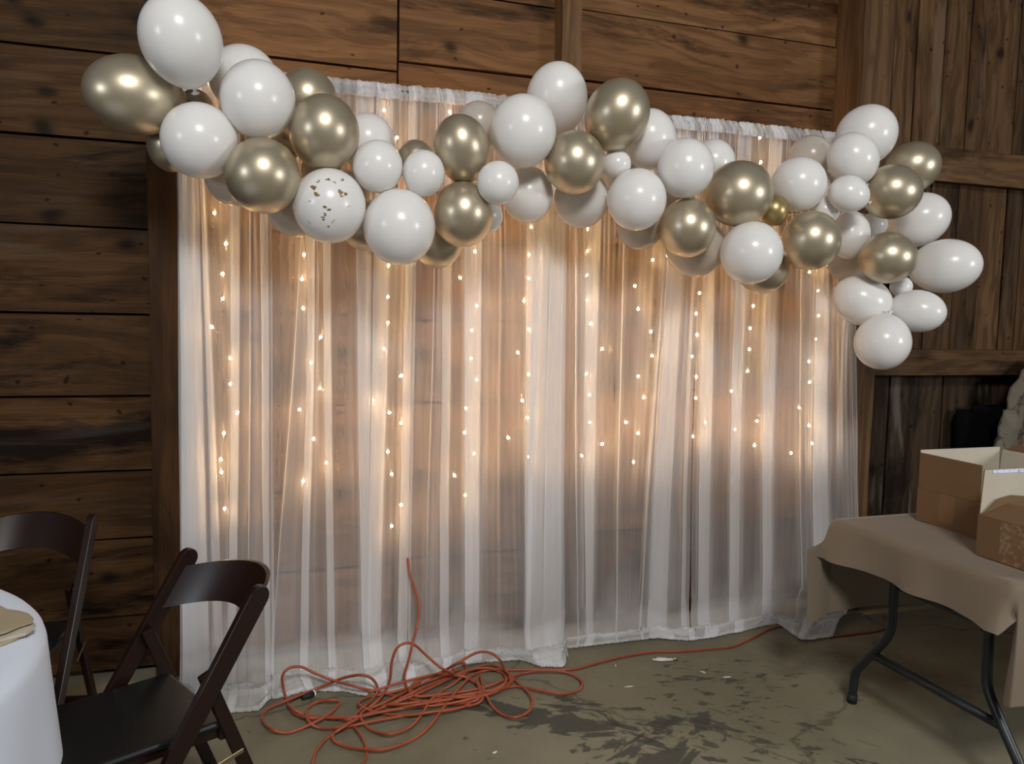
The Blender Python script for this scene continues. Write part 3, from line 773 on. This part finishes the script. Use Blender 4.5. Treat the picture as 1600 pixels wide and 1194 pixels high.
# ---------------------------------------------------------------- litter on the floor
def scrap(px, py, L, Wd, ang, mat, name, label, cat, group=None, h=.006):
    p = fl(px, py, 0); vs, fs = [], []; n = 9; rr = random.Random(px)
    for i in range(n+1):
        t = i/n; w = Wd*math.sin(PI*min(.96, max(.06, t)))*(.8+.4*rr.random())
        for k in range(6):
            a = 2*PI*k/6; vs.append((L*(t-.5), w/2*math.cos(a), h*(.5+.5*math.sin(a))*(.6+.5*rr.random())+.001))
    for i in range(n):
        for k in range(6): fs.append((i*6+k, i*6+(k+1)%6, i*6+6+(k+1)%6, i*6+6+k))
    fs += [tuple(range(5, -1, -1)), tuple(n*6+k for k in range(6))]
    o = mesh(name, vs, fs, mat, None, True); o.location = p; o.rotation_euler = (0, 0, ang); tag(o, label, cat, group); return o
o = scrap(1037, 1033, .10, .034, -.25, M['bwhite'], 'deflated_balloon', 'burst white balloon lying flat on the concrete below the long orange cord', 'balloon', None, .014)
nk = lathe([(.008, -.012), (.011, -.01), (.005, 0), (.009, .008)], 10); k = mesh('knot', nk[0], nk[1], M['bgoldsmall'], o, True); k.location = (.054, 0, .009); k.rotation_euler = (0, PI/2, 0)
for a, lb in (((1098,1051,.03,.008,1.9),'thin white scrap on the floor between the burst balloon and the table'),((1136,1059,.035,.01,-.2),'small white scrap on the floor nearest the taupe table'),((983,1074,.04,.007,-.1),'flat white sliver on the floor below the burst balloon'),((962,1041,.02,.008,1.2),'tiny white scrap on the floor left of the burst balloon'),((773,1177,.02,.012,.4),'tiny white crumb on the dark floor stain nearest the bottom of the frame')):
    scrap(*a, M['plastic_white'], 'paper_scrap', lb, 'scrap', 'white scraps on the floor', .004)

# ---------------------------------------------------------------- wooden folding chairs
def make_chair(rx, ry, fx, fy, label):
    """rx,ry: world xy below the middle of the backrest top; f: facing"""
    f = Vector((fx, fy, 0)).normalized(); c = empty('folding_chair', (rx, ry, 0), math.atan2(f.y, f.x)-PI/2)
    tag(c, label, 'chair', 'dark wooden folding chairs')
    hw = .215; TH = .80
    def L(h): return .5*(1-h/TH)
    for s in (-1, 1):
        # front leg rising into the back post, rounded top
        x = s*hw; vs = []; n = 10
        d = Vector((0, L(0)-L(TH), -TH)).normalized(); wdir = Vector((0, 1, 0)); wdir = (wdir-d*wdir.dot(d)).normalized()
        a = Vector((x, L(TH), TH)); bL = (Vector((x, L(0), 0))-a).length
        outl = []
        for i in range(n+1):
            t = PI*i/n; outl.append((-math.cos(t)*.026, -math.sin(t)*.03+.03))
        outl += [(.022, bL*.5), (.019, bL-.012), (-.019, bL+.012), (-.022, bL*.5)]
        for sgn in (-.012, .012):
            for (w, l) in outl: vs.append(a+d*l+wdir*w+Vector((sgn, 0, 0)))
        m_ = len(outl); fs = [tuple(range(m_)), tuple(range(2*m_-1, m_-1, -1))]+[(i, m_+i, m_+(i+1)%m_, (i+1)%m_) for i in range(m_)]
        o = mesh('front_leg', vs, fs, M['chair'], c)
        bvm = o.modifiers.new('b', 'BEVEL'); bvm.width = .003; bvm.segments = 2; bvm.limit_method = 'ANGLE'
        bar('rear_leg', (s*(hw-.028), .145, .60), (s*(hw-.028), -.085, 0.0), .034, .02, (0, 1, 0), M['chair'], c)
        # seat side rail
        bar('seat_rail', (s*(hw-.03-.022), .085, .43), (s*(hw-.03-.022), .45, .435), .035, .02, (0, 0, 1), M['chair'], c)
        bar('strap', (s*(hw-.002), .16, .355), (s*(hw-.02), .045, .37), .012, .003, (0, 0, 1), M['brass'], c, .001)
        p = Vector((s*(hw-.014), L(.585), .585)); tube('pivot_bolt', [p+Vector((-.02*s, 0, 0)), p+Vector((0, 0, 0))], .007, M['steel'], c, 10)
    # curved backrest slat
    vs, fs = [], []; n = 44; d = Vector((0, L(.62)-L(TH), .62-TH)).normalized(); nb = Vector((0, -d.z, d.y)).normalized()
    nb = Vector((0, -1, 0))
    for i in range(n+1):
        u = -1+2*i/n; x = u*(hw-.010); bul = .125*(1-u*u); ar = .030*(1-u*u)
        top = Vector((x, L(TH-.045), TH-.045))+nb*bul+Vector((0, 0, ar)); bot = Vector((x, L(.645), .645))+nb*bul+Vector((0, 0, ar*1.2))
        th = .012
        for k, (p, o_) in enumerate(((top, 0), (top, 1), (bot, 1), (bot, 0))): vs.append(p+nb*(th*o_))
    for i in range(n):
        for k in range(4): fs.append((i*4+k, i*4+(k+1)%4, i*4+4+(k+1)%4, i*4+4+k))
    fs += [(3, 2, 1, 0), tuple(4*n+k for k in range(4))]
    o = mesh('backrest', vs, fs, M['chair'], c); soften(o)
    o = box('seat_pad', -hw+.03, hw-.03, .085, .462, .440, .462, M['seat'], c, .009)
    bar('seat_crossbar', (-hw+.03, .095, .425), (hw-.03, .095, .425), .03, .02, (0, 0, 1), M['chair'], c)
    bar('stretcher', (-hw, L(.16), .16), (hw, L(.16), .16), .03, .016, (0, 0, 1), M['chair'], c)
    bar('stretcher', (-hw+.03, -.03, .13), (hw-.03, -.03, .13), .03, .016, (0, 0, 1), M['chair'], c)
    return c
def wv2(x, y): a = cw(x, y); return a
m1 = cw(-.779, 2.14); d1 = cw(-.7, -.7)
make_chair(m1[0], m1[1], d1[0], d1[1], 'dark wooden folding chair nearest the camera, its black padded seat fully in view')
m2 = cw(-1.415-.215, 2.66-.03); d2 = cw(.14, -.99)
make_chair(m2[0], m2[1], d2[0], d2[1], 'dark wooden folding chair by the left plank wall, glossy backrest cut by the frame')

# ---------------------------------------------------------------- round table with white cloth
cx, cy = cw(-1.748+.01, 1.442)
rt_ = empty('round_table', (cx, cy, 0)); tag(rt_, 'round banquet table hidden under the white cloth at lower left', 'table')
vs, fs = lathe([(.3, .70), (.72, .705), (.735, .715), (.735, .735), (.72, .741)], 48); mesh('tabletop', vs, fs, M['kraft_light'], rt_, True)
for a in range(4):
    an = a*PI/2+.5; tube('leg', [Vector((.5*math.cos(an), .5*math.sin(an), 0)), Vector((.5*math.cos(an), .5*math.sin(an), .71))], .014, M['legmetal'], rt_, 8)
vs, fs = [], []; n = 220
rows = [(.02, 0), (.3, 0), (.6, 0), (.70, 0), (.728, .0015), (.742, .006), (.750, .016), (.754, .03)]+[(None, .03+.68*i/14) for i in range(1, 15)]
for r, dz in rows:
    for k in range(n):
        a = 2*PI*k/n; dr = 0
        if r is None:
            t = (dz-.03)/.68; fo_ = .5+.5*math.sin(a*13+1.3*math.sin(a*3)); rr = .754+.05*t+.075*t**.8*.5*fo_*(.6+.6*noise.noise((math.cos(a)*2, math.sin(a)*2, 1)))
        else: rr = r
        vs.append((rr*math.cos(a), rr*math.sin(a), .7455-dz))
for i in range(len(rows)-1):
    for k in range(n): fs.append((i*n+k, (i+1)*n+k, (i+1)*n+(k+1)%n, i*n+(k+1)%n))
fs.append(tuple(range(n)))
tc = mesh('tablecloth', vs, fs, M['whitecloth'], None, True); tc.location = (cx, cy, 0); tag(tc, 'floor length white cloth over the round table at lower left', 'tablecloth')
# folded kraft paper at the table's edge
vs, fs = [], []
outl = [fl(*p, .752) for p in ((-70,972),(0,957),(12,962),(30,964),(45,970),(53,979),(50,985),(30,990),(10,998),(-70,1022))]
def slab(name, outl, th, mat, parent, warp=.006):
    n = len(outl); v = [p+Vector((0, 0, warp*noise.noise((p.x*9, p.y*9, 0)))) for p in outl]; v += [p+Vector((0, 0, th)) for p in v]
    return mesh(name, v, [tuple(range(n-1, -1, -1)), tuple(range(n, 2*n))]+[(i, (i+1)%n, n+(i+1)%n, n+i) for i in range(n)], mat, parent)
kp = empty('kraft_paper', fl(20, 985, .75)); tag(kp, 'folded brown kraft paper lying on the edge of the white table', 'paper')
s1 = slab('upper_sheet', [p-kp.location+Vector((0, 0, .014)) for p in outl], .003, M['paper'], kp)
ol2 = [fl(*p, .750) for p in ((-70,985),(0,975),(30,975),(52,984),(53,989),(40,996),(10,1003),(-70,1030))]
s2 = slab('white_sheet', [p-kp.location+Vector((0, 0, .004)) for p in ol2], .007, M['kraft_white'], kp); s2['label'] = 'white edge of the folded paper'
ol3 = [fl(*p, .748) for p in ((-70,990),(0,980),(50,986),(52,990),(10,1006),(-70,1034))]
s3 = slab('lower_sheet', [p-kp.location for p in ol3], .003, M['paper'], kp)

# ---------------------------------------------------------------- folding table with taupe cloth at right
X0, X1, Y0, Y1 = 2.15, 3.98, 1.73, 2.50; ZT = .735
ft = empty('folding_table', ((X0+X1)/2, (Y0+Y1)/2, 0)); tag(ft, 'rectangular folding table with charcoal legs under the taupe cloth', 'table')
def fp(o): o.location = -ft.location; return o
fp(box('tabletop', X0, X1, Y0, Y1, ZT-.035, ZT, M['plastic_white'], ft, .006))
for xe, sgn in ((2.262, 1), (X1-.12, -1)):
    ym = 2.10
    for s in (-1, 1):
        pts = [(xe, ym+s*.20, ZT-.04), (xe, ym+s*.20, .60), (xe, ym+s*.203, .44), (xe, ym+s*.205, .37), (xe-.005, ym+s*.22, .32), (xe-.01, ym+s*.285, .23), (xe-.012, ym+s*.345, .15), (xe-.012, ym+s*.362, .11), (xe-.012, ym+s*.37, .0)]
        lg = fp(tube('leg', spline(pts, .02), .0165, M['legmetal'], ft, 12))
        fp(tube('foot_cap', [Vector((xe-.012, ym+s*.37, .0)), Vector((xe-.012, ym+s*.368, .035))], .019, M['rubber'], ft, 12))
    fp(tube('cross_brace', [Vector((xe-.01, ym-.27, .235)), Vector((xe-.01, ym+.27, .235))], .016, M['legmetal'], ft, 10))
    fp(tube('cross_brace', [Vector((xe, ym-.2, .53)), Vector((xe, ym+.2, .53))], .010, M['legmetal'], ft, 10))
    fp(tube('folding_strut', [Vector((xe, ym, .53)), Vector((xe+sgn*.35, ym, ZT-.045))], .008, M['legmetal'], ft, 8))
    fp(box('brace_joint', xe-.012, xe+.02, ym-.205-.012, ym-.205+.03, .505, .555, M['legmetal'], ft, .003))
# cloth
vs, fs = [], []
EA, EB = .145, .38
sa = [-EA+EA*i/12 for i in range(12)]+[0.0, .006, .015, .03]+[.03+(X1-X0+.1)*i/60 for i in range(1, 61)]
tb = [EB-(EB*i/22) for i in range(22)]+[0.0]
tt = [('f', b) for b in tb]+[('t', (i+1)/30) for i in range(29)]+[('n', b) for b in tb[::-1]]
for a in sa:
    for k, v in tt:
        x = X0+max(a, 0); ov = max(-a, 0)
        if k == 't': y = Y1+.004-(Y1-Y0+.008)*v; b = 0
        elif k == 'f': y = Y1+.004; b = v
        else: y = Y0-.004; b = v
        sg = {'f': 1, 'n': -1, 't': 0}[k]
        z = ZT+.006
        if k == 't':
            z += .004*noise.noise((x*4, y*5, 2))+.003*sm(.0, .25, a)*noise.noise((x*2, y*12, 5))
            ed = min(Y1-y, y-Y0)
            if ov > 0:
                rnd_ = min(ov, .02)
                x -= .016*math.sin(min(1, ov/.025)*PI/2)+.018*ov/EA+.018*(ov/EA)*1.6*(noise.noise((y*7, 3, 1))+.4*math.sin(y*19))
                z -= ov-.008*(1-sm(0, .03, ov))
                co_ = sm(.22, 0, ed)*(ov/EA)
                x -= .045*co_
        else:
            blend = sm(0, .10, b)
            fold = .016*math.sin(x*11+1)*sm(0, EB, b)+.012*noise.noise((x*5, b*3, 4))*sm(0, .1, b)
            y += sg*(.012*math.sin(min(1, b/.025)*PI/2)+fold)
            zz_ = z-b
            if ov > 0:
                ax = x-.016*math.sin(min(1, ov/.025)*PI/2)-.018*ov/EA-.045*ov/EA; az = z-ov-b*.75
                bx = x-ov*(.80 if k == 'f' else -.12); bz = zz_-.02*ov/EA
                x = ax+(bx-ax)*blend; zz_ = az+(bz-az)*blend
                y -= sg*((.02 if k == 'f' else .035)*(ov/EA)*sm(0, EB, b)+.012*math.sin(ov/EA*PI))
            z = zz_
        vs.append((x, y, z))
nt = len(tt)
for i in range(len(sa)-1):
    for k in range(nt-1): fs.append((i*nt+k, (i+1)*nt+k, (i+1)*nt+k+1, i*nt+k+1))
tc2 = mesh('tablecloth', vs, fs, M['taupe'], None, True); tag(tc2, 'taupe brown cloth draped over the folding table at right', 'tablecloth')

# ---------------------------------------------------------------- cardboard boxes
ZB = ZT+.009
def carton(name, label, x0, x1, y0, y1, h, flaps, tape=True):
    t = .004; c = empty(name, ((x0+x1)/2, (y0+y1)/2, ZB)); tag(c, label, 'box')
    def sh(o): o.location = -c.location+Vector((0, 0, ZB)) ; return o
    # open body, kraft outside and white inside
    def shell(nm, a0, a1, b0, b1, th, mat):
        v = []; f = []
        for xs, ys in ((a0, a1), ):
            pass
        O = [(a0, b0), (a1, b0), (a1, b1), (a0, b1)]; I = [(a0+th, b0+th), (a1-th, b0+th), (a1-th, b1-th), (a0+th, b1-th)]
        for (x, y) in O: v.append((x, y, 0))
        for (x, y) in O: v.append((x, y, h))
        for (x, y) in I: v.append((x, y, h))
        for (x, y) in I: v.append((x, y, th))
        for i in range(4):
            j = (i+1)%4; f += [(i, j, 4+j, 4+i), (4+i, 4+j, 8+j, 8+i), (8+i, 8+j, 12+j, 12+i)]
        f += [(3, 2, 1, 0), (12, 13, 14, 15)]
        return sh(mesh(nm, v, f, mat, c))
    bo = shell('body', x0, x1, y0, y1, t, M['kraft'])
    bo.data.materials.append(M['kraft_white'])
    for i, p in enumerate(bo.data.polygons):
        if (i < 12 and i % 3 == 2) or i == 13: p.material_index = 1
    for side, ln, ang, kin in flaps:
        # side: W,E,S,N hinge; ang 0 = standing upright, positive leans outward
        if side in 'WE':
            L = y1-y0-.006; hx = x0 if side == 'W' else x1; d = -1 if side == 'W' else 1
            a = (hx, y0+.003); e = (0, 1)
        else:
            L = x1-x0-.006; hy = y0 if side == 'S' else y1; d = -1 if side == 'S' else 1
            a = (x0+.003, hy); e = (1, 0)
        out = (d, 0) if side in 'WE' else (0, d)
        dz, do = math.cos(ang)*ln, math.sin(ang)*ln; nz_, no_ = -math.sin(ang)*t, math.cos(ang)*t
        v = []
        for (u, w) in ((0, 0), (L, 0), (L, 1), (0, 1)):
            for q in (0, 1):
                px_ = a[0]+e[0]*u+out[0]*(do*w-no_*q); py_ = a[1]+e[1]*u+out[1]*(do*w-no_*q); pz = h+.001+dz*w-nz_*q*1
                v.append((px_, py_, pz))
        v = [v[0], v[2], v[4], v[6], v[1], v[3], v[5], v[7]]
        f = [(0, 3, 2, 1), (4, 5, 6, 7), (0, 1, 5, 4), (1, 2, 6, 5), (2, 3, 7, 6), (3, 0, 4, 7)]
        fo_ = sh(mesh('flap', v, f, M['kraft'], c)); fo_.data.materials.append(M['kraft_white'])
        fo_.data.polygons[1].material_index = 1
        if kin == 'k': fo_.data.polygons[1].material_index = 0
    return c, sh
b1, sh1 = carton('cardboard_box', 'tall open brown box with white lined flaps standing up, at the back of the table', 2.452, 2.86, 2.13, 2.41, .128, [('W', .135, .0, 'w'), ('N', .145, .02, 'w'), ('E', .135, .10, 'w')])
sh1(mesh('tape', [(2.4512, 2.235, .02), (2.4512, 2.305, .02), (2.4512, 2.305, .126), (2.4512, 2.235, .126)], [(0, 1, 2, 3)], M['tape'], b1))
b2, sh2 = carton('cardboard_box', 'low brown box with worn tape and one raised white flap, at table front', 2.28, 2.68, 1.66, 1.985, .135, [('N', .150, -.05, 'w'), ('W', .11, -1.25, 'k'), ('E', .12, .3, 'w')])
sh2(mesh('tape', [(2.2792, 1.70, .0), (2.2792, 1.90, .0), (2.2792, 1.90, .134), (2.2792, 1.70, .134)], [(0, 1, 2, 3)], M['tape'], b2))
def tapewear():
    t = NT('scuffed_clear_tape'); co = t.n('TexCoord').outputs['Object']
    nz = t.n('TexNoise', Vector=co, Scale=60.0, Detail=5.0, Roughness=.7).outputs[0]
    c = t.mix(t.ramp(nz, [(.5, 0), (.6, 1)]), (.16, .085, .038), (.26, .17, .10))
    t.surf(t.n('BsdfPrincipled', Base__Color=c, Roughness=.3)); return t.m
b2.children[-1].data.materials[0] = tapewear()
# printed strip along the raised white flap
def barcode():
    t = NT('printed_strip'); co = t.n('TexCoord').outputs['Object']
    w = t.n('TexNoise', Vector=t.scale(co, (130, 1, 60)), Scale=1.0, Detail=1.0).outputs[0]
    c = t.mix(t.ramp(w, [(.56, 0), (.6, 1)]), (.62, .70, .85), (.28, .33, .45))
    t.surf(t.n('BsdfPrincipled', Base__Color=c, Roughness=.3)); return t.m
M['strip'] = barcode()
def onflap(u0, u1, w0, w1, name, mat):
    ang = -.05; ln = .150; y1_ = 1.985; v = []
    for u, w in ((u0, w0), (u1, w0), (u1, w1), (u0, w1)):
        v.append((2.283+u, y1_+math.sin(ang)*ln*w-.0052, .136+math.cos(ang)*ln*w))
    return sh2(mesh(name, v, [(0, 1, 2, 3)], mat, b2))
onflap(.035, .36, .91, .985, 'printed_label', M['strip'])
# torn inner flap leaning against it
vs = [(2.285, 1.975, .137), (2.34, 1.972, .185), (2.40, 1.97, .197), (2.47, 1.968, .19), (2.60, 1.965, .20), (2.67, 1.965, .137)]
vs += [(a, b-.004, c_) for a, b, c_ in vs]
sh2(mesh('torn_flap', vs, [(0, 1, 2, 3, 4, 5), (11, 10, 9, 8, 7, 6)]+[(i, (i+1)%6, 6+(i+1)%6, 6+i) for i in range(6)], M['kraft'], b2))
carton('cardboard_box', 'closed looking brown box at the right frame edge behind the tall one', 2.945, 3.30, 2.13, 2.45, .255, [('W', .04, -1.2, 'k')])

# ---------------------------------------------------------------- garments by the door
def garment(name, label, cat, outline, Y, depth, mat, fold=1.0):
    """outline: rows (px_left, px_right, py) on the plane Y, rounded like a filled hanging garment"""
    vs, fs = [], []; n = 26; sp = []
    rows = []
    for (a, b) in zip(outline, outline[1:]):
        for j in range(6):
            t = j/6; rows.append(tuple(a[i]+(b[i]-a[i])*t for i in range(3)))
    rows.append(outline[-1])
    for ri, (l, r, y) in enumerate(rows):
        p, q = at(l, y, Y), at(r, y, Y); mid = (p+q)/2; hw = (q-p).length/2; s = ri/(len(rows)-1); cap = math.sqrt(max(.03, 1-(1-min(1, s*5))**2))
        for k in range(n):
            a = 2*PI*k/n; x = mid.x+hw*math.cos(a); yy = Y-depth*cap*math.sin(a)*(1 if math.sin(a) > 0 else .5)
            fo_ = noise.noise((x*14, mid.z*4, 3))*.022*fold+noise.noise((x*30, mid.z*16, 9))*.010*fold
            vs.append((x+fo_*.4, yy-fo_, mid.z+.01*noise.noise((x*9, yy*9, mid.z*5))))
    for i in range(len(rows)-1):
        for k in range(n): fs.append((i*n+k, (i+1)*n+k, (i+1)*n+(k+1)%n, i*n+(k+1)%n))
    fs += [tuple(range(n)), tuple((len(rows)-1)*n+k for k in range(n-1, -1, -1))]
    o = mesh(name, vs, fs, mat, None, True); tag(o, label, cat); return o
j = garment('camouflage_jacket', 'camouflage jacket hanging on the barn door at the right frame edge', 'jacket',
    [(1618, 1690, 562), (1596, 1720, 580), (1580, 1735, 605), (1571, 1740, 640), (1567, 1742, 665), (1570, 1742, 685), (1576, 1740, 705), (1582, 1738, 760), (1585, 1735, 800)], 3.28, .06, M['camo'], 1.3)
sl = garment('sleeve', None, None, [(1566, 1590, 640), (1562, 1592, 668), (1558, 1590, 680), (1553, 1588, 697), (1552, 1586, 730), (1553, 1584, 760)], 3.24, .04, M['camo']); sl.parent = j
zz = at(1571, 677, 3.17); t_ = tube('snap', [zz, zz+Vector((0, -.006, 0))], .006, M['steel'], j, 8)
garment('black_cloth', 'larger black cloth hanging on the door boards directly left of the camouflage jacket', 'cloth',
    [(1518, 1600, 632), (1516, 1605, 640), (1514, 1606, 670), (1512, 1606, 720), (1510, 1606, 800)], 3.40, .05, M['black'], .6)
garment('black_cloth', 'narrower black cloth hanging left of the larger one, above the open box', 'cloth',
    [(1496, 1520, 640), (1491, 1522, 655), (1490, 1523, 700), (1490, 1523, 760)], 3.43, .04, M['black'], .4)
